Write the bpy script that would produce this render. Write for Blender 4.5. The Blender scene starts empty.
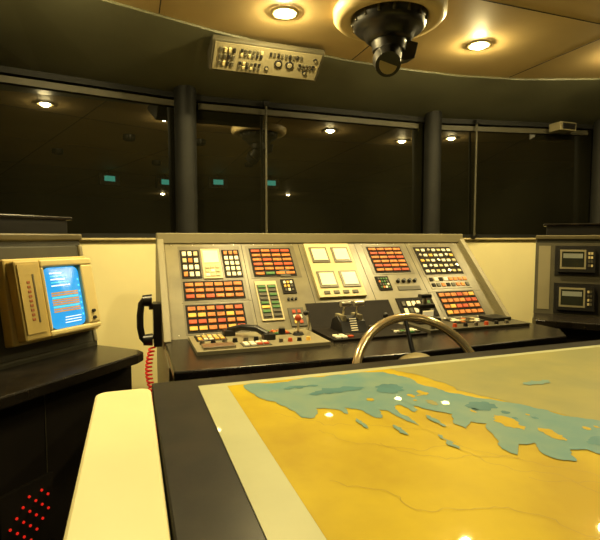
import bpy, math, random
from mathutils import Vector, Matrix
random.seed(7)
C=bpy.context
scn=C.scene
scn.view_settings.view_transform='Standard'
scn.view_settings.look='None'

# ---------------------------------------------------------------- materials
def mat(name,color,rough=.5,metal=0,spec=.5,var=.12,scale=8,emit=None,estr=0,coat=0,bump=0,color2=None,ior=None):
    m=bpy.data.materials.new(name); m.use_nodes=True
    nt=m.node_tree; b=nt.nodes['Principled BSDF']
    b.inputs['Roughness'].default_value=rough; b.inputs['Metallic'].default_value=metal
    b.inputs['Specular IOR Level'].default_value=spec
    if ior: b.inputs['IOR'].default_value=ior
    if coat:
        b.inputs['Coat Weight'].default_value=coat; b.inputs['Coat Roughness'].default_value=.02
    tc=nt.nodes.new('ShaderNodeTexCoord'); nz=nt.nodes.new('ShaderNodeTexNoise')
    nz.inputs['Scale'].default_value=scale; nz.inputs['Detail'].default_value=5
    nt.links.new(tc.outputs['Object'],nz.inputs['Vector'])
    cr=nt.nodes.new('ShaderNodeValToRGB')
    c2=color2 or tuple(max(0,c*(1-var*1.6)) for c in color)
    c1=tuple(min(1,c*(1+var*.6)) for c in color) if not color2 else color
    cr.color_ramp.elements[0].position=.35; cr.color_ramp.elements[1].position=.65
    cr.color_ramp.elements[0].color=(*c2,1); cr.color_ramp.elements[1].color=(*c1,1)
    nt.links.new(nz.outputs['Fac'],cr.inputs['Fac']); nt.links.new(cr.outputs['Color'],b.inputs['Base Color'])
    if emit:
        b.inputs['Emission Color'].default_value=(*emit,1); b.inputs['Emission Strength'].default_value=estr
    if bump:
        bp=nt.nodes.new('ShaderNodeBump'); bp.inputs['Strength'].default_value=bump; bp.inputs['Distance'].default_value=.002
        n2=nt.nodes.new('ShaderNodeTexNoise'); n2.inputs['Scale'].default_value=scale*12
        nt.links.new(tc.outputs['Object'],n2.inputs['Vector']); nt.links.new(n2.outputs['Fac'],bp.inputs['Height']); nt.links.new(bp.outputs['Normal'],b.inputs['Normal'])
    return m
cream=mat('cream_paint',(.88,.78,.42),.45,var=.05,scale=2)
bench=mat('cream_laminate',(.88,.80,.44),.45,var=.04,scale=3)
ceil_m=mat('ceiling_panel',(.54,.40,.18),.6,var=.08,scale=1.5)
ring_m=mat('ceiling_ring_paint',(.66,.52,.26),.5,var=.05,scale=3)
soff_m=mat('soffit_vinyl',(.115,.115,.068),.5,var=.12,scale=2)
dark_wall=mat('dark_wall',(.03,.027,.018),.7)
floor_m=mat('floor_vinyl',(.03,.028,.022),.6,bump=.2)
glass=mat('night_window_glass',(.009,.0085,.0045),.012,var=.2,scale=1.5,ior=1.85)
black=mat('black_plastic',(.012,.011,.010),.35)
pillm=mat('pillar_matte_black',(.012,.012,.010),.6,spec=.25)
bed=mat('key_bed_black',(.014,.011,.008),.7,spec=.15)
blackgl=mat('black_laminate',(.014,.011,.008),.25,spec=.35,var=.3,scale=14)
wood=mat('dark_table_veneer',(.016,.012,.007),.35,spec=.2,var=.4,scale=10)
grey=mat('console_grey_paint',(.23,.20,.115),.45,spec=.45,var=.06,scale=4)
greyd=mat('console_dark_grey',(.075,.067,.042),.5,spec=.3,var=.1)
wingm=mat('wing_console_olive',(.045,.042,.027),.5,spec=.3,var=.1)
panel_m=mat('console_panel_face',(.165,.14,.07),.38,spec=.5,var=.2,scale=5)
subp=mat('console_sub_panel',(.11,.09,.045),.40,spec=.45,var=.1)
beige=mat('beige_plastic',(.50,.41,.20),.5,var=.05)
bez=mat('monitor_beige',(.50,.37,.11),.5,var=.08)
bezw=mat('monitor_inner_frame',(.64,.52,.22),.5,var=.05)
bezd=mat('monitor_lettering',(.35,.10,.02),.5)
white=mat('white_key',(.85,.74,.45),.5,var=.15,scale=30,emit=(1,.85,.42),estr=.3)
orange=mat('amber_key',(.58,.19,.04),.5,spec=.25,var=.3,scale=40,emit=(1,.25,.02),estr=.13)
red=mat('red_key',(.45,.07,.02),.5,spec=.25,var=.2,emit=(1,.08,.01),estr=.10)
green=mat('green_key',(.08,.17,.05),.55,spec=.2,emit=(.1,.8,.2),estr=.04)
yel=mat('yellow_key',(.75,.42,.08),.5,spec=.2,emit=(1,.5,.06),estr=.18)
litpan=mat('lit_display',(.80,.68,.34),.4,emit=(1,.82,.40),estr=.35)
metal=mat('brushed_metal',(.55,.5,.4),.3,metal=1)
brass=mat('wheel_rim_polished',(.95,.76,.45),.15,metal=.8,var=.06)
chrome=mat('chrome',(.8,.75,.6),.12,metal=1)
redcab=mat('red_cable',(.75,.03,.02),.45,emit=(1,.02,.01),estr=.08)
bulb=mat('lamp_bulb',(1,.9,.7),.5,emit=(1,.80,.36),estr=1850)
bulb2=mat('lamp_bulb_rear',(1,.9,.7),.5,emit=(1,.80,.36),estr=1000)
redled=mat('red_led',(.5,.02,.01),.4,emit=(1,.02,.01),estr=.6)
scr_blue=mat('crt_blue',(.02,.1,.25),.3,emit=(.02,.36,.80),estr=1.0,var=.2)
scr_cy=mat('crt_cyan',(.02,.2,.25),.3,emit=(.12,.78,.85),estr=1.0,var=.2)
scr_or=mat('crt_orange',(.3,.15,.03),.3,emit=(.55,.30,.06),estr=.9)
scr_wh=mat('crt_white',(.5,.5,.4),.3,emit=(.8,.95,.9),estr=1.1)
scr_dk=mat('lcd_dark',(.02,.022,.015),.2)
scr_lt=mat('lcd_band',(.2,.2,.14),.3,emit=(.5,.6,.4),estr=.05)
scr_teal=mat('teal_screen',(.05,.2,.2),.3,emit=(.12,.75,.5),estr=2.6)
# chart
paper=mat('chart_paper_border',(.56,.56,.30),.45,coat=.8,var=.04)
ochre=mat('chart_ochre',(.68,.50,.010),.5,spec=.15,coat=.8,color2=(.52,.36,.008),scale=5)
olive=mat('chart_olive',(.40,.36,.12),.5,spec=.15,coat=.8,color2=(.32,.31,.12),scale=6)
water=mat('chart_blue',(.16,.32,.32),.5,spec=.15,coat=.8,color2=(.25,.37,.29),scale=9)
waterd=mat('chart_blue_dark',(.11,.27,.29),.5,spec=.15,coat=.8,scale=9)
contour=mat('chart_contour_ink',(.40,.28,.02),.5,coat=.8)

# ---------------------------------------------------------------- builder
class MB:
    def __init__(s): s.v=[];s.f=[];s.mi=[];s.sm=[];s.mats=[];s.M=Matrix.Identity(4)
    def add(s,vs,fs,m,smooth=False):
        if m not in s.mats: s.mats.append(m)
        k=s.mats.index(m); o=len(s.v)
        s.v+= [tuple(s.M@Vector(v)) for v in vs]
        for f in fs: s.f.append([o+i for i in f]); s.mi.append(k); s.sm.append(smooth)
    def box(s,x0,y0,z0,x1,y1,z1,m):
        s.add([(x0,y0,z0),(x1,y0,z0),(x1,y1,z0),(x0,y1,z0),(x0,y0,z1),(x1,y0,z1),(x1,y1,z1),(x0,y1,z1)],
          [(0,3,2,1),(4,5,6,7),(0,1,5,4),(1,2,6,5),(2,3,7,6),(3,0,4,7)],m)
    def prism(s,poly,a,b,m,axis='z'):
        n=len(poly)
        def P(p,h):
            if axis=='z': return (p[0],p[1],h)
            if axis=='x': return (h,p[0],p[1])
            return (p[0],h,p[1])
        vs=[P(p,a) for p in poly]+[P(p,b) for p in poly]
        fs=[tuple(range(n))[::-1],tuple(range(n,2*n))]+[(i,(i+1)%n,n+(i+1)%n,n+i) for i in range(n)]
        s.add(vs,fs,m)
    def cone(s,p0,p1,r0,r1,m,seg=20,smooth=True):
        p0=Vector(p0);p1=Vector(p1);d=(p1-p0).normalized()
        a=d.orthogonal().normalized();b=d.cross(a)
        vs=[];
        for p,r in((p0,r0),(p1,r1)):
            for i in range(seg):
                t=2*math.pi*i/seg; vs.append(p+a*r*math.cos(t)+b*r*math.sin(t))
        s.add(vs,[(i,(i+1)%seg,seg+(i+1)%seg,seg+i) for i in range(seg)],m,smooth)
        s.add(vs[:seg],[tuple(range(seg))[::-1]],m); s.add(vs[seg:],[tuple(range(seg))],m)
    def tube(s,pts,r,m,seg=10,closed=False):
        pts=[Vector(p) for p in pts];n=len(pts);vs=[]
        prev=None
        for i,p in enumerate(pts):
            if closed: d=(pts[(i+1)%n]-pts[i-1]).normalized()
            else: d=(pts[min(i+1,n-1)]-pts[max(i-1,0)]).normalized()
            if prev is None: a=d.orthogonal().normalized()
            else: a=(prev-d*prev.dot(d)).normalized()
            prev=a;b=d.cross(a)
            for k in range(seg):
                t=2*math.pi*k/seg; vs.append(p+a*r*math.cos(t)+b*r*math.sin(t))
        fs=[]
        for i in range(n if closed else n-1):
            j=(i+1)%n
            for k in range(seg): fs.append((i*seg+k,i*seg+(k+1)%seg,j*seg+(k+1)%seg,j*seg+k))
        s.add(vs,fs,m,True)
        if not closed:
            s.add(vs[:seg],[tuple(range(seg))[::-1]],m); s.add(vs[-seg:],[tuple(range(seg))],m)
    def lathe(s,prof,c,m,seg=40):
        vs=[];n=len(prof)
        for r,z in prof:
            for k in range(seg):
                t=2*math.pi*k/seg; vs.append((c[0]+r*math.cos(t),c[1]+r*math.sin(t),c[2]+z))
        fs=[]
        for i in range(n-1):
            for k in range(seg): fs.append((i*seg+k,i*seg+(k+1)%seg,(i+1)*seg+(k+1)%seg,(i+1)*seg+k))
        s.add(vs,fs,m,True)
    def ball(s,c,r,m,seg=16,sz=1):
        s.lathe([(max(1e-4,r*math.sin(math.pi*i/10)),-r*sz*math.cos(math.pi*i/10)) for i in range(11)],c,m,seg)
    def obj(s,name,bevel=.0,parent=None):
        me=bpy.data.meshes.new(name); me.from_pydata(s.v,[],s.f)
        for m in s.mats: me.materials.append(m)
        for p,k,q in zip(me.polygons,s.mi,s.sm): p.material_index=k; p.use_smooth=q
        me.update()
        import bmesh
        bm=bmesh.new(); bm.from_mesh(me); bmesh.ops.recalc_face_normals(bm,faces=bm.faces); bm.to_mesh(me); bm.free()
        o=bpy.data.objects.new(name,me); C.collection.objects.link(o)
        if bevel:
            md=o.modifiers.new('bevel','BEVEL'); md.width=bevel; md.segments=2; md.limit_method='ANGLE'; md.angle_limit=math.radians(50)
        if parent: o.parent=parent
        return o
def frame(o,x,y,z):
    M=Matrix.Identity(4)
    for i,a in enumerate((x,y,z,o)):
        for r in range(3): M[r][i]=a[r]
    return M
def empty(name,loc=(0,0,0)):
    e=bpy.data.objects.new(name,None); C.collection.objects.link(e); return e
def rr(x0,x1,y0,y1,r,n=6,lower=False):
    p=[]
    if lower:
        for i in range(n+1): t=math.pi/2*(2+i/n); p.append((x0+r+r*math.cos(t),y0+r+r*math.sin(t)))
        for i in range(n+1): t=math.pi/2*(3+i/n); p.append((x1-r+r*math.cos(t),y0+r+r*math.sin(t)))
    else: p=[(x0,y0),(x1,y0)]
    for i in range(n+1): t=math.pi/2*i/n; p.append((x1-r+r*math.cos(t),y1-r+r*math.sin(t)))
    for i in range(n+1): t=math.pi/2*(1+i/n); p.append((x0+r+r*math.cos(t),y1-r+r*math.sin(t)))
    return p

# ---------------------------------------------------------------- room shell
ZC=2.5; SILL=1.35; HEAD=2.35
fac=[(-2.6,2.35),(-1.18,3.2),(.39,3.5),(2.37,3.5),(3.94,3.2),(5.3,2.4)]
b=MB(); b.box(-2.9,-4.8,-.1,5.6,4.0,0,floor_m); b.obj('floor')
crv=[(-2.6,1.3),(-1.8,1.75),(-1.0,2.2),(-.5,2.41),(-.07,2.557),(.463,2.718),(.9,2.81),(1.36,2.87),(1.8,2.885),(2.216,2.87),(2.7,2.78),(3.21,2.588),(3.8,2.32),(4.5,1.95),(5.3,1.5)]
b=MB(); b.prism(crv+[(5.3,-4.6),(-2.6,-4.6)],ZC,ZC+.06,ceil_m); b.obj('ceiling')
def interp(pl,x):
    for (a,c),(d,e) in zip(pl,pl[1:]):
        if a-1e-6<=x<=d+1e-6: return c+(e-c)*(x-a)/(d-a)
facY=lambda x:interp(fac,x); crvY=lambda x:interp(crv,x)
xs=sorted(set([p[0] for p in crv]+[p[0] for p in fac]))
b=MB(); vs=[];fs=[]
for x in xs:
    vs+= [(x,crvY(x),ZC-.012),(x,facY(x)+.03,HEAD),(x,facY(x)+.03,HEAD+.2),(x,crvY(x),ZC+.05)]
for i in range(len(xs)-1):
    o=i*4
    for k in range(4): fs.append((o+k,o+4+k,o+4+(k+1)%4,o+(k+1)%4))
b.add(vs,fs,soff_m)
b.obj('trim_soffit')
b=MB()
for x in (-.9,.16,1.37,2.58,3.8):
    b.box(x-.003,-4.5,ZC-.002,x+.003,crvY(x)-.01,ZC+.001,dark_wall)
for y in (-2.5,-.9,.7,1.95):
    b.box(-2.5,y-.003,ZC-.002,5.2,y+.003,ZC+.001,dark_wall)
b.obj('trim_ceiling_seams')
b=MB()
for (x0,y0),(x1,y1) in zip(fac,fac[1:]):
    d=Vector((x1-x0,y1-y0)).normalized(); n=Vector((-d.y,d.x))
    b.prism([(x0,y0),(x1,y1),(x1+n.x*.1,y1+n.y*.1),(x0+n.x*.1,y0+n.y*.1)],0,SILL,cream)
b.obj('wall_front')
b=MB()
for (x0,y0),(x1,y1) in zip(fac,fac[1:]):
    d=Vector((x1-x0,y1-y0)).normalized(); n=Vector((-d.y,d.x))
    b.prism([(x0-n.x*.03,y0-n.y*.03),(x1-n.x*.03,y1-n.y*.03),(x1+n.x*.1,y1+n.y*.1),(x0+n.x*.1,y0+n.y*.1)],SILL-.015,SILL,beige)
b.obj('trim_window_sill',.004)
TILT=.014
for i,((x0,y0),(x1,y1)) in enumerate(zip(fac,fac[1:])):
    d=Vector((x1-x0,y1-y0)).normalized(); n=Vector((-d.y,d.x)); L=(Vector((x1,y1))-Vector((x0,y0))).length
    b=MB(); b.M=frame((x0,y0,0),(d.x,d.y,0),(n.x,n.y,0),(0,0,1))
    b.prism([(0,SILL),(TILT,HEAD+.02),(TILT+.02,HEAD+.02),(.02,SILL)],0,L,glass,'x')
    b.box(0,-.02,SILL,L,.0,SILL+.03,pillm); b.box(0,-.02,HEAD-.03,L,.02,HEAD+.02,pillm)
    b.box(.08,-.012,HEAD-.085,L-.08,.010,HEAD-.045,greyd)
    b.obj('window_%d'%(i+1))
def pillar(x,y,r,name='window_pillar'):
    b=MB(); b.cone((x,y,SILL-.0),(x,y,HEAD+.04),r,r,pillm,24); 
    b.lathe([(r*1.25,0),(r*1.25,.02),(r,.03)],(x,y,SILL),pillm,24)
    return b.obj(name)
pillar(.37,3.42,.075); pillar(2.385,3.42,.07); pillar(3.92,3.1,.08); pillar(-1.15,3.1,.08)
for x,y in ((.955,3.45),(2.79,3.375)):
    b=MB(); b.cone((x,y,SILL),(x,y,HEAD),.009,.009,greyd,10)
    b.box(x-.02,y-.02,HEAD-.03,x+.02,y+.02,HEAD,black); b.box(x-.02,y-.02,SILL,x+.02,y+.02,SILL+.02,black)
    b.obj('wiper_rod')
b=MB(); b.box(3.42,3.10,2.26,3.60,3.22,2.33,grey); b.box(3.44,3.09,2.27,3.58,3.10,2.32,black); b.obj('wall_speaker',.006)
b=MB(); b.box(-2.7,-4.6,0,-2.6,2.4,ZC+.06,dark_wall); b.obj('wall_left')
b=MB(); b.box(5.3,-4.6,0,5.4,2.45,ZC+.06,dark_wall); b.obj('wall_right')
b=MB(); b.box(-2.7,-4.7,0,5.4,-4.6,ZC+.06,dark_wall); b.obj('wall_back')

# ---------------------------------------------------------------- lamps
def downlight(x,y,m=bulb):
    b=MB()
    b.lathe([(.046,-.004),(.050,-.010),(.068,-.008),(.074,-.001)],(x,y,ZC),beige,32)
    b.lathe([(.050,-.004),(.045,-.003),(.0405,-.002)],(x,y,ZC),chrome,32)
    prof=[(.040*math.sin(t*math.pi/12)+1e-4,-.024*math.cos(t*math.pi/12)-.001) for t in range(7)]
    b.lathe(prof,(x,y,ZC),m,24)
    b.obj('recessed_downlight')
for x,y in ((-.21,2.2),(.764,2.39),(1.977,2.39),(2.95,2.2)): downlight(x,y)
downlight(3.3,-3.1,bulb2)
def added_spot(x,y,tx,ty,w,ang=95):  # invented spots with cans, added only to brighten the table and console
    b=MB(); b.lathe([(.04,.03),(.045,-.0),(.05,-.05),(.058,-.055),(.062,-.05),(.062,0)],(x,y,ZC),black,28)
    o=b.obj('added_spot_can')
    l=bpy.data.lights.new('added_fill_spot','SPOT'); l.energy=w; l.color=(1,.83,.42); l.spot_size=math.radians(ang); l.spot_blend=.6; l.shadow_soft_size=.03
    lo=bpy.data.objects.new('added_spot_light',l); C.collection.objects.link(lo); lo.location=(x,y,ZC-.06)
    lo.rotation_euler=(Vector((tx,ty,.95))-Vector((x,y,ZC-.06))).to_track_quat('-Z','Y').to_euler(); lo.parent=o
added_spot(.35,.35,.35,.6,36); added_spot(1.6,.35,1.4,.7,24); added_spot(.75,1.55,.5,2.6,42,62)

# ---------------------------------------------------------------- grids
def grid(b,u0,v0,u1,v1,nx,ny,ms,gx=.25,gy=.3,h=.006,back=None,pad=.006):
    if back: b.box(u0-pad,v0-pad,0,u1+pad,v1+pad,.003,back)
    w=(u1-u0)/nx; hh=(v1-v0)/ny
    for i in range(nx):
        for j in range(ny):
            m=ms(i,j) if callable(ms) else random.choice(ms)
            b.box(u0+w*(i+gx/2),v0+hh*(j+gy/2),.001,u0+w*(i+1-gx/2),v0+hh*(j+1-gy/2),.003+h,m)

# ---------------------------------------------------------------- main console
root=empty('bridge_control_console')
b=MB()
XL,XR=.134,2.21
prof=[(2.0,0),(2.0,.815),(2.385,.815),(2.385,.82),(2.815,1.29),(2.79,1.322),(2.79,1.378),(2.9,1.378),(3.05,1.1),(3.05,0)]
b.prism(prof,XL,XR,grey,'x')
b.prism([(2.31,.856),(2.36,.80),(2.82,1.30),(2.78,1.345),],XL,XL+.035,grey,'x')
b.prism([(2.31,.856),(2.36,.80),(2.82,1.30),(2.78,1.345),],XR-.035,XR,grey,'x')
b.box(XL+.02,1.98,.05,XR-.02,2.0,.80,bed)
b.obj('housing',.006,root)
b=MB()
b.prism([(.137,1.79),(1.1,1.75),(2.08,1.80),(2.205,1.95),(2.205,2.385),(.137,2.385)],.815,.853,blackgl)
b.obj('worktop',.008,root)
b=MB(); b.box(.94,1.80,.60,1.14,1.985,.81,black); b.obj('steering_column',.006,root)
b=MB()
b.M=frame((.24,2.38,.855),(1,0,0),(0,.678,.735),(0,-.735,.678))
b.box(-.07,-.01,-.018,1.935,.63,.006,panel_m)
M0=b.M.copy(); b.M=M0@Matrix.Translation((0,0,.006))
for u in (.375,.735,1.12,1.50): b.box(u-.0015,0,0,u+.0015,.62,.001,bed)
b.box(0,.205,0,.37,.207,.001,bed); b.box(1.5,.205,0,1.9,.207,.001,bed)
for (p,q,r_,s_) in ((.005,.355,.36,.60),(.005,.212,.36,.352),(.395,.355,.70,.60),(1.17,.355,1.47,.60),(1.53,.33,1.86,.60),(.005,.01,.36,.20),(1.53,.01,1.86,.215)):
    b.box(p,q,0,r_,s_,.0015,subp)
grid(b,.02,.37,.115,.565,3,4,[white,white,orange,beige],.35,.4,back=bed)
b.box(.13,.36,0,.235,.575,.008,beige); b.box(.14,.47,.008,.225,.56,.012,litpan)
grid(b,.14,.37,.225,.455,3,3,[beige,white],.3,.3,h=.01)
grid(b,.255,.37,.345,.565,3,5,lambda i,j:white if j<4 else orange,.35,.38,back=bed)
grid(b,.02,.225,.335,.34,6,3,[orange,orange,orange,red],.2,.45,back=bed)
grid(b,.02,.025,.315,.185,6,4,[orange,orange,orange,yel,red],.22,.45,back=bed)
grid(b,.42,.37,.665,.575,4,6,lambda i,j:[orange,orange,red,orange,orange,red][j] if i!=1 else [green,orange,orange,red,orange,orange][j],.18,.5,back=bed)
b.box(.405,.065,0,.53,.33,.008,beige)
b.M=M0@Matrix.Translation((0,0,.014))
grid(b,.415,.08,.462,.30,1,8,[green,green,yel,greyd],.1,.45,back=greyd,pad=.002)
grid(b,.474,.08,.52,.30,1,8,[green,green,greyd],.1,.45,back=greyd,pad=.002)
b.M=M0@Matrix.Translation((0,0,.006))
b.box(.56,.24,0,.64,.34,.006,bed); grid(b,.57,.25,.63,.33,3,3,[white,yel,greyd],.4,.4,h=.008)
b.box(.57,.36,0,.63,.41,.006,greyd)
for k in range(3): b.cone((.58+k*.022,.20,0),(.58+k*.022,.20,.012),.008,.007,black,12)
b.box(.765,.195,0,1.065,.605,.016,beige)
b.M=M0@Matrix.Translation((0,0,.022))
for (p,q) in ((.80,.465),(.945,.465),(.80,.275),(.945,.275)):
    b.box(p-.012,q-.015,-.002,p+.102,q+.105,.006,subp); b.box(p,q,.006,p+.09,q+.09,.010,litpan)
for k in range(4): b.box(.80+k*.06,.215,0,.835+k*.06,.235,.006,greyd)
b.M=M0@Matrix.Translation((0,0,.006))
grid(b,1.20,.375,1.44,.58,4,6,lambda i,j:[orange,red,orange,orange,red,orange][(j+i//2)%6],.18,.5,back=bed)
b.box(1.545,.345,0,1.84,.58,.004,bed)
for i in range(7):
    for j in range(5):
        c=(1.568+i*.041,.37+j*.045,.004)
        if (i*2+j)%5==3: b.cone(c,(c[0],c[1],.014),.012,.010,metal,12)
        else: b.box(c[0]-.012,c[1]-.010,.004,c[0]+.012,c[1]+.009,.010,random.choice([white,white,white,beige,yel]))
b.box(1.17,.235,0,1.26,.34,.006,bed); grid(b,1.18,.245,1.25,.33,4,4,[white,green,orange,greyd],.4,.4,h=.008)
for k in range(4): b.cone((1.32+k*.04,.30,0),(1.32+k*.04,.30,.02),.013,.010,black,14)
b.box(1.30,.23,0,1.46,.26,.004,greyd)
grid(b,1.545,.235,1.84,.325,8,2,[greyd,white,bed,orange],.35,.45,back=panel_m)
grid(b,1.56,.025,1.83,.20,6,4,[orange,orange,orange,yel,red],.22,.45,back=bed)
b.box(.67,0,0,1.20,.165,.004,bed)
b.box(.56,.02,0,.65,.14,.006,greyd); grid(b,.575,.03,.635,.13,2,3,[yel,red,white],.4,.4,h=.008)
b.box(1.25,.03,0,1.50,.17,.005,bed); grid(b,1.27,.05,1.48,.15,6,2,[greyd,white,green],.35,.35,h=.008)
for u in [i*.12-.03 for i in range(17)]:
    for v in (.012,.612): b.cone((u,v,0),(u,v,.002),.004,.003,metal,8)
b.obj('sloped_panel',.0010,root)

b=MB(); Z=.853
b.box(.25,2.0,Z,.86,2.34,Z+.018,grey)
b.box(.90,2.05,Z,1.42,2.36,Z+.012,bed)
b.box(1.46,2.08,Z,2.12,2.35,Z+.016,greyd)
z=Z+.018
b.M=Matrix.Translation((0,0,z)); grid(b,.28,2.205,.41,2.315,5,4,[white,beige,yel,greyd],.3,.3,back=bed)
grid(b,.60,2.23,.74,2.32,5,3,[green,white,orange,red],.3,.3,back=bed)
grid(b,.46,2.03,.58,2.10,4,2,[white,red,greyd],.3,.3,back=greyd)
for i in range(7): b.cone((.29+i*.05,2.14,0),(.29+i*.05,2.14,.018),.013,.010,black if i%2 else metal,14)
for i in range(4): b.cone((.64+i*.045,2.07,0),(.64+i*.045,2.07,.016),.012,.009,[metal,red,black,yel][i],14)
b.box(.28,2.02,0,.42,2.10,.012,metal)
b.M=Matrix.Translation((0,0,Z+.016))
grid(b,1.72,2.2,1.92,2.32,6,3,[white,beige,orange,greyd],.3,.3,back=bed)
for i in range(8): b.cone((1.5+i*.07,2.12,0),(1.5+i*.07,2.12,.018),.013,.010,[black,metal,red][i%3],14)
b.box(1.95,2.18,0,2.08,2.3,.02,black)
b.M=Matrix.Translation((0,0,Z+.012))
grid(b,.92,2.07,1.02,2.14,3,2,[white,greyd,red],.3,.3); grid(b,1.26,2.07,1.40,2.16,4,3,[white,green,greyd],.3,.3)
b.M=Matrix.Identity(4)
b.obj('worktop_instruments',.0012,root)
b=MB()
b.tube([(.44,2.30,.895),(.50,2.26,.915),(.56,2.20,.915),(.60,2.15,.892)],.016,black)
b.box(.415,2.27,.871,.47,2.33,.90,black); b.box(.575,2.12,.871,.63,2.18,.90,black)
b.obj('intercom_handset',.004,root)
b=MB(); b.cone((.77,2.2,.871),(.77,2.2,.885),.03,.022,black); b.cone((.77,2.2,.885),(.765,2.19,.95),.006,.006,metal,10); b.ball((.765,2.19,.957),.017,red)
b.cone((.70,2.25,.871),(.70,2.25,.90),.02,.016,black)
b.obj('joystick',0,root)
b=MB()
b.prism([(2.17,.865),(2.20,.92),(2.25,.945),(2.31,.92),(2.34,.865)],1.0,1.14,black,'x')
b.box(1.012,2.205,.90,1.035,2.30,.951,grey); b.box(1.105,2.205,.90,1.128,2.30,.951,grey)
for x in (1.02,1.095):
    b.cone((x+.012,2.25,.93),(x+.012,2.22,1.005),.007,.006,chrome,10)
    b.cone((x-.014,2.215,1.01),(x+.04,2.215,1.01),.015,.015,metal,16)
for k in range(6): b.box(1.05,2.175+k*.006,.875+k*.011,1.09,2.18+k*.006,.88+k*.011,white)
b.obj('engine_throttle',.003,root)
b=MB()
b.box(1.50,2.24,.869,1.64,2.36,.90,black)
b.cone((1.57,2.30,.90),(1.57,2.30,.95),.035,.028,black)
b.box(1.52,2.27,.95,1.62,2.33,.975,black); b.cone((1.57,2.30,.97),(1.57,2.30,1.015),.012,.012,metal); b.box(1.535,2.28,1.01,1.605,2.32,1.03,black)
b.box(1.535,2.262,.905,1.605,2.27,.94,litpan)
b.obj('tiller_control',.004,root)
b=MB()
b.tube([(.86,2.3,.86),(.86,2.29,.93),(.84,2.25,.97),(.82,2.22,.975)],.005,metal); b.ball((.815,2.215,.975),.013,black)
b.cone((1.3,2.28,.865),(1.3,2.27,.92),.01,.008,black); b.ball((1.3,2.27,.928),.016,black)
b.cone((1.2,2.22,.865),(1.2,2.22,.885),.03,.026,metal)
b.obj('microphone_and_levers',0,root)

# ---------------------------------------------------------------- steering wheel
root=empty('ship_steering_wheel')
cw=Vector((1.06,1.55,.775)); tilt=math.radians(30)
nx=Vector((1,0,0)); nu=Vector((0,math.sin(tilt),math.cos(tilt))); nn=Vector((0,-math.cos(tilt),math.sin(tilt)))
W=frame(cw,nx,nu,nn)
b=MB(); b.M=W
R=.285
b.tube([(R*math.cos(t*math.pi/32),R*math.sin(t*math.pi/32),0) for t in range(64)],.018,brass,14,True)
b.obj('rim',0,root)
b=MB(); b.M=W
for a in (90,210,330):
    a=math.radians(a); b.cone((.04*math.cos(a),.04*math.sin(a),-.02),(R*math.cos(a),R*math.sin(a),0),.011,.008,black,12)
b.lathe([(.001,.022),(.06,.018),(.12,.0),(.125,-.025),(.001,-.04)],(0,.015,0),beige,28)
b.cone((0,0,-.035),(0,0,-.19),.025,.03,metal,16)
b.obj('hub_and_spokes',0,root)

# ---------------------------------------------------------------- wing consoles
def wing(name,F0,ex,ey,side):
    root=empty(name)
    M=frame((F0[0],F0[1],0),(*ex,0),(*ey,0),(0,0,1))
    s=side
    def X(a): return a*s
    def bx(b,a0,y0,z0,a1,y1,z1,m): b.box(min(X(a0),X(a1)),y0,z0,max(X(a0),X(a1)),y1,z1,m)
    b=MB(); b.M=M
    e=-.09 if s>0 else 0
    a=(e,1.35)
    b.prism([(-.0,.84),(.0,.87),(.095,1.335),(.085,1.365),(.34,1.365),(.42,1.1),(.42,0),(-.2,0),(-.2,.82),(0,.82)],min(X(a[0]),X(a[1])),max(X(a[0]),X(a[1])),wingm,'x')
    bx(b,a[0]-.002,.08,1.34,a[1],.35,1.368,subp)
    b.obj('housing',.006,root)
    b=MB(); b.M=M
    pts=[(a[0],0.01),(a[0],-.24),(a[0]+.02,-.285),(a[0]+.07,-.3),(a[1],-.3),(a[1],0.01)]
    b.prism([(X(p),q) for p,q in pts],.815,.857,blackgl); b.obj('worktop',.006,root)
    b=MB(); b.M=M; bx(b,a[0]+.02,-.215,.03,a[1],-.195,.81,bed)
    for k in (.45,.9): bx(b,k,-.218,.05,k+.004,-.214,.80,greyd)
    b.obj('front_panel',.002,root)
    b=MB(); b.M=M; bx(b,a[0]+.06,.10,1.368,a[1],.30,1.43,black); bx(b,a[0]+.04,.09,1.43,a[1],.32,1.445,blackgl); b.obj('hood',.004,root)
    FM=M@frame((0,0,.855),(1,0,0),(0,.187,.982),(0,-.982,.187))
    return root,FM
root,FM=wing('radar_console',(-.157,2.36),(.682,.731),(-.731,.682),-1)
b=MB(); b.M=FM
def lbox(x0,v0,x1,v1,h0,h1,m): b.box(x0,v0,h0,x1,v1,h1,m)
lbox(-1.3,.02,-.025,.47,-.01,.004,wingm)
lbox(-.022,.02,-.002,.47,-.01,.010,grey)
FM0=FM.copy(); FM=FM@Matrix.Translation((-.025,-.008,0)); b.M=FM
D=.10
b.prism([(-.41,.085),(-.0,.085),(-.010,.42),(-.40,.42)],0,.055,bez)
lbox(-.39,.095,-.28,.405,.05,D,bez)
lbox(-.28,.375,-.025,.405,.05,D,bezw); lbox(-.28,.095,-.025,.118,.05,D,bezw); lbox(-.09,.118,-.025,.375,.05,D,bezw); lbox(-.28,.118,-.265,.375,.05,D,bezw)
lbox(-.275,.11,-.075,.38,.04,.062,black)
b.obj('monitor_bezel',.008,root)
b=MB(); b.M=FM
cx,cy,hw,hh=-.1775,.2465,.086,.127
out=rr(-hw,hw,-hh,hh,.030,6,True)
H0=D+.002
vs=[(cx,cy,H0)];fs=[]
rings=6
for r in range(1,rings+1):
    k=r/rings
    for p in out: vs.append((cx+p[0]*k,cy+p[1]*k,H0-.018*k*k))
n=len(out)
for i in range(n): fs.append((0,1+i,1+(i+1)%n))
for r in range(rings-1):
    for i in range(n): fs.append((1+r*n+i,1+(r+1)*n+i,1+(r+1)*n+(i+1)%n,1+r*n+(i+1)%n))
b.add(vs,fs,scr_blue,True)
def hz(x,y): 
    k=max(abs(x-cx)/hw,abs(y-cy)/hh); return H0-.018*k*k+.0014
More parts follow.
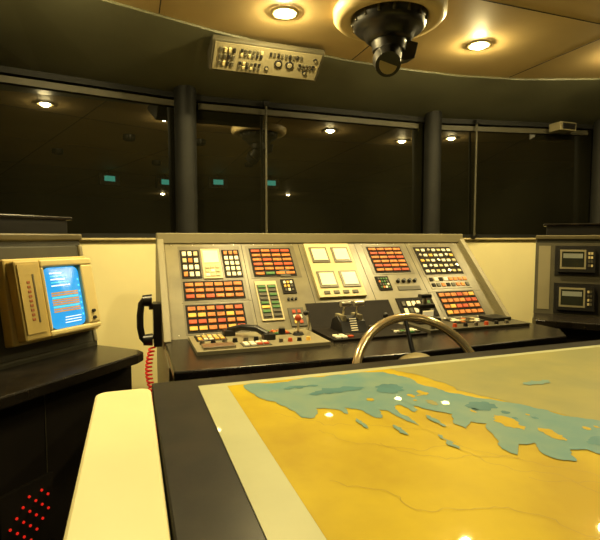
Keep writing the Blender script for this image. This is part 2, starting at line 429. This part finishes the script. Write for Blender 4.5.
def tline(x0,x1,y,h,m):
    n=5
    for i in range(n):
        a=x0+(x1-x0)*i/n; c=x0+(x1-x0)*(i+1)/n
        b.add([(a,y,hz(a,y)),(c,y,hz(c,y)),(c,y+h,hz(c,y+h)),(a,y+h,hz(a,y+h))],[(0,1,2,3)],m)
random.seed(3)
for k in range(5): tline(-.24,-.24+random.uniform(.04,.11),.345-k*.013,.005,scr_wh if k%2==0 else scr_cy)
for k in range(9): tline(-.245,-.118,.262-k*.0095,.0065,[scr_or,scr_or,scr_cy,scr_or][k%4])
for k in range(3): tline(-.20,-.12,.16-k*.011,.004,scr_wh)
for k in range(7): tline(-.112,-.100,.16+k*.025,.009,scr_cy)
b.obj('crt_screen',0,root)
b=MB(); b.M=FM
lbox(-.380,.12,-.300,.39,D,D+.004,bez)
for k in range(9): lbox(-.352,.17+k*.018,-.338,.180+k*.018,D+.004,D+.0055,bezd)
lbox(-.326,.16,-.318,.35,D+.004,D+.0055,subp)
b.cone((-.06,.14,D),(-.06,.14,D+.010),.008,.007,black,12); b.cone((-.06,.17,D),(-.06,.17,D+.010),.008,.007,black,12)
b.M=FM0
lbox(-.98,.08,-.53,.42,0,.02,bez); lbox(-.93,.13,-.65,.39,.02,.024,scr_dk); grid(b,-.63,.12,-.55,.38,2,6,[orange,white,yel],.3,.3,h=.024)
b.obj('monitor_controls',.002,root)
b=MB(); M=frame((-.157,2.36,0),(.682,.731,0),(-.731,.682,0),(0,0,1)); b.M=M
b.box(-.64,-.232,.26,-.44,-.215,.50,bed)
for i in range(7):
    for j in range(8):
        if (i+j)%2==0 and abs(i-3)<=j and not (j>5 and i<2): 
            b.cone((-.61+i*.024,-.232,.275+j*.026),(-.61+i*.024,-.236,.275+j*.026),.0045,.0045,redled,8)
b.obj('alarm_lamp_matrix',0,root)

root,FM=wing('monitor_console',(2.56,2.36),(.682,-.731),(.731,.682),1)
b=MB(); b.M=FM
lbox(-.085,.0,1.3,.47,-.01,.004,greyd)
lbox(-.07,.03,.0,.45,.004,.007,grey)
for (u,v) in ((.045,.275),(.045,.03),(.50,.275),(.50,.03),(.8,.275),(.8,.03)):
    lbox(u-.02,v-.02,u+.235,v+.175,.004,.010,black)
    lbox(u,v,u+.205,v+.155,.010,.035,black)
    lbox(u+.010,v+.02,u+.155,v+.145,.035,.037,grey)
    lbox(u+.020,v+.032,u+.145,v+.133,.037,.038,scr_dk)
    lbox(u+.028,v+.09,u+.137,v+.12,.038,.0385,scr_lt)
    grid(b,u+.165,v+.03,u+.195,v+.135,2,4,[beige,greyd],.3,.4,h=.036)
b.obj('twin_monitors',.003,root)

# ---------------------------------------------------------------- telephone
root=empty('telephone_handset')
b=MB()
b.box(.095,2.47,.80,.133,2.57,1.02,black)
b.tube([(.06,2.50,1.045),(.04,2.50,1.02),(.032,2.50,.96),(.032,2.50,.90),(.04,2.50,.85),(.06,2.50,.825)],.017,black,12)
b.cone((.045,2.50,1.035),(.09,2.50,1.035),.027,.032,black); b.cone((.045,2.50,.835),(.09,2.50,.835),.027,.032,black)
b.box(.075,2.48,.99,.10,2.52,1.02,black); b.box(.075,2.48,.84,.10,2.52,.86,black)
b.obj('handset_and_cradle',.003,root)
b=MB()
pts=[]
for i in range(170):
    t=i/169; z=.80-.42*t; a=i*.9
    pts.append((.085+.014*math.cos(a)-.02*math.sin(math.pi*t*2),2.47+.014*math.sin(a)-.2*t,z))
b.tube(pts,.005,redcab,6)
b.obj('coiled_cord',0,root)

# ---------------------------------------------------------------- chart table
root=empty('chart_table')
b=MB(); b.box(.045,.12,.905,2.35,1.368,.945,wood)
b.obj('table_top',.004,root)
b=MB()
b.box(.10,.20,0,2.25,1.30,.905,bed)
for k in range(3):
    b.box(.2+k*.7,1.30,.10,.8+k*.7,1.315,.86,wood); b.cone((.5+k*.7,1.315,.5),(.5+k*.7,1.34,.5),.012,.014,metal,12)
b.obj('drawer_base',.004,root)
def jag(pts,depth=3,amp=.10,closed=True):
    for _ in range(depth):
        q=[];n=len(pts)
        for i in range(n if closed else n-1):
            a=Vector(pts[i]);c=Vector(pts[(i+1)%n]);d=c-a
            m=(a+c)/2+Vector((-d.y,d.x))*random.uniform(-amp,amp)*1.6
            q+=[tuple(a),tuple(m)]
        if not closed:q.append(pts[-1])
        pts=q
    return pts
def clip(pts,x0=.237,x1=2.09,y0=.21,y1=1.262): return [(min(max(x,x0),x1),min(max(y,y0),y1)) for x,y in pts]
random.seed(11)
b=MB(); z=.945
b.box(.162,.18,z,2.13,1.289,z+.003,paper)
b.box(.237,.21,z+.003,2.09,1.262,z+.0036,ochre)
def flat(poly,h,m):
    from mathutils.geometry import tessellate_polygon
    vs=[(x,y,h) for x,y in poly]
    tr=tessellate_polygon([[Vector(v) for v in vs]])
    b.add(vs,[tuple(t) for t in tr],m)
east=[(.74,1.262),(.79,1.15),(.80,1.10),(.80,1.02),(.85,.93),(.90,.84),(.93,.76),(.97,.70),(1.3,.52),(1.6,.5),(2.09,.45),(2.09,1.262)]
flat(clip(jag(east,3,.08)),z+.0042,olive)
bay=[(.279,1.25),(.442,1.252),(.58,1.25),(.70,1.235),(.735,1.17),(.76,1.05),(.72,.99),(.66,.97),(.628,.985),(.622,.93),(.606,.92),(.600,.975),(.582,.97),(.578,.90),(.571,.85),(.560,.88),(.552,.95),(.535,.96),(.520,.915),(.505,.92),(.492,.978),(.465,1.00),(.455,.96),(.440,1.00),(.401,1.017),(.375,.965),(.349,.976),(.336,1.057),(.303,1.12)]
flat(clip(jag(bay,3,.085),y1=1.257),z+.0048,water)
chn=[(.73,1.07),(.775,1.0),(.83,.935),(.885,.86),(.91,.79),(.98,.70),(1.15,.57),(1.35,.45),(1.3,.36),(1.0,.50),(.87,.60),(.82,.595),(.805,.645),(.775,.654),(.745,.615),(.715,.641),(.735,.70),(.70,.705),(.665,.67),(.655,.70),(.685,.755),(.715,.81),(.69,.83),(.655,.80),(.648,.83),(.68,.88),(.64,.93),(.62,1.0),(.66,1.06)]
flat(clip(jag(chn,3,.085)),z+.0051,water)
isl=[(.50,1.12,.08,.02,waterd),(.64,1.09,.04,.04,waterd),(.765,.80,.020,.045,ochre),(.80,.72,.013,.035,ochre),(.42,1.18,.05,.012,waterd),(.68,.96,.012,.02,olive),(1.05,1.0,.05,.02,water),(1.35,.9,.09,.02,water),(.88,.66,.05,.02,waterd),(.78,.90,.04,.03,waterd),(.58,.76,.006,.035,water),(.46,.90,.005,.03,water),(.62,.86,.007,.035,water),(.52,.84,.005,.03,water),(.70,1.03,.012,.02,ochre),(.66,1.02,.008,.015,ochre),(.55,1.03,.01,.01,ochre)]
for _ in range(16):
    t=random.random(); isl.append((.62+.40*t+random.uniform(-.03,.03),1.02-.42*t+random.uniform(-.04,.04),random.uniform(.004,.010),random.uniform(.004,.012),random.choice([ochre,ochre,waterd])))
for cx,cy,rx,ry,m in isl:
    p=[(cx+rx*math.cos(t*.7854),cy+ry*math.sin(t*.7854)) for t in range(8)]
    flat(clip(jag(p,2,.2)),z+.0056,m)
b.obj('nautical_chart',0,root)
b=MB()
for k,(sx,sy) in enumerate(((.30,1.02),(.36,.90),(.45,.80),(.30,.70),(.62,.60),(.85,.52))):
    p=[(sx,sy),(sx+.08,sy-.1),(sx+.22,sy-.16),(sx+.3,sy-.3),(sx+.36,sy-.36)]
    p=[q for q in jag(p,4,.12,False) if .24<q[0]<2.08 and .22<q[1]<1.25]
    for a,c in zip(p,p[1:]):
        a=Vector(a);c=Vector(c);d=(c-a).normalized()*.0004;nrm=Vector((-d.y,d.x))
        b.add([(a.x-nrm.x,a.y-nrm.y,z+.0046),(c.x-nrm.x,c.y-nrm.y,z+.0046),(c.x+nrm.x,c.y+nrm.y,z+.0046),(a.x+nrm.x,a.y+nrm.y,z+.0046)],[(0,1,2,3)],contour)
b.obj('chart_contours',0,root)

# ---------------------------------------------------------------- cream bench cabinet
b=MB()
b.prism(rr(-.095,.040,.12,1.30,.03),.92,.955,bench)
b.prism(rr(-.085,.036,.13,1.29,.025),0,.92,dark_wall)
b.obj('side_cabinet',.006)

# ---------------------------------------------------------------- overhead instrument panel
root=empty('overhead_instrument_panel')
b=MB()
b.prism([(2.71,2.45),(2.87,2.335),(2.90,2.36),(2.92,2.47),(2.76,2.48),(2.72,2.478)],.45,1.12,greyd,'x')
b.obj('housing',.004,root)
b=MB(); L=math.hypot(.16,.115)
b.M=frame((.45,2.71,2.45),(1,0,0),(0,.16/L,-.115/L),(0,-.115/L,-.16/L))
b.box(.015,.012,0,.655,L-.012,.004,grey)
for (u,v,r) in ((.40,.10,.026),(.47,.10,.026),(.335,.14,.014),(.575,.14,.014),(.62,.05,.012)):
    b.cone((u,v,.004),(u,v,.012),r,r*.92,black,20); b.cone((u,v,.012),(u,v,.014),r*.6,r*.55,grey,16)
b.M=b.M@Matrix.Translation((0,0,.003))
grid(b,.04,.03,.14,.16,4,3,[greyd,black,beige],.4,.4); grid(b,.16,.03,.30,.085,6,2,[black,greyd,beige],.4,.4)
grid(b,.16,.11,.30,.165,6,2,[black,greyd,beige],.4,.4); grid(b,.33,.03,.54,.06,9,1,[black,greyd],.4,.2); grid(b,.52,.08,.63,.12,5,2,[black,greyd],.4,.4)
b.obj('gauges',.001,root)

# ---------------------------------------------------------------- ceiling compass periscope
root=empty('overhead_compass_periscope')
c=(1.26,2.2,ZC)
b=MB(); b.lathe([(.285,0),(.282,-.035),(.262,-.055),(.215,-.055),(.19,-.035),(.18,0)],c,ring_m,56); b.obj('ceiling_ring',0,root)
b=MB()
b.lathe([(.195,-.0),(.19,-.05),(.18,-.085),(.165,-.10),(.135,-.105),(.12,-.14),(.10,-.155),(.001,-.157)],c,black,48)
for k in range(16):
    a=k*math.pi/8; b.cone((c[0]+.184*math.cos(a),c[1]+.184*math.sin(a),ZC-.02),(c[0]+.184*math.cos(a),c[1]+.184*math.sin(a),ZC-.075),.008,.008,greyd,8)
b.obj('bearing_hub',0,root)
b=MB()
b.cone((c[0],c[1],2.345),(c[0],c[1],2.30),.09,.082,black,28)
b.tube([(c[0],c[1],2.31),(c[0]-.01,c[1]-.03,2.275),(c[0]-.04,c[1]-.06,2.235)],.062,black,20)
b.cone((c[0]-.04,c[1]-.05,2.24),(c[0]-.06,c[1]-.10,2.195),.070,.062,black,24); b.cone((c[0]-.06,c[1]-.10,2.195),(c[0]-.0605,c[1]-.102,2.1943),.045,.045,beige,24)
b.prism([(c[0]+.02,2.36),(c[0]+.15,2.35),(c[0]+.13,2.27),(c[0]+.07,2.25),(c[0]+.02,2.28)],c[1]-.04,c[1]+.03,black,'y')
b.obj('eyepiece',.004,root)

for x,y in ((1.35,-.75),(2.2,-.62)):
    b=MB(); b.box(x-.15,y-.08,2.27,x+.15,y,2.45,black)
    b.box(x-.08,y,2.33,x+.08,y+.004,2.41,scr_teal); b.cone((x,y-.04,2.45),(x,y-.04,ZC),.015,.015,black)
    b.obj('hanging_display',.004)

# ---------------------------------------------------------------- world + camera
w=bpy.data.worlds.new('night'); scn.world=w; w.use_nodes=True
w.node_tree.nodes['Background'].inputs[0].default_value=(.02,.02,.018,1); w.node_tree.nodes['Background'].inputs[1].default_value=.3
cd=bpy.data.cameras.new('camera'); cam=bpy.data.objects.new('camera',cd); C.collection.objects.link(cam)
cam.location=(0,0,1.35); cam.rotation_euler=(math.radians(90-3.86),0,math.radians(-19.5)); cd.lens=28.5; cd.clip_start=.02
scn.camera=cam
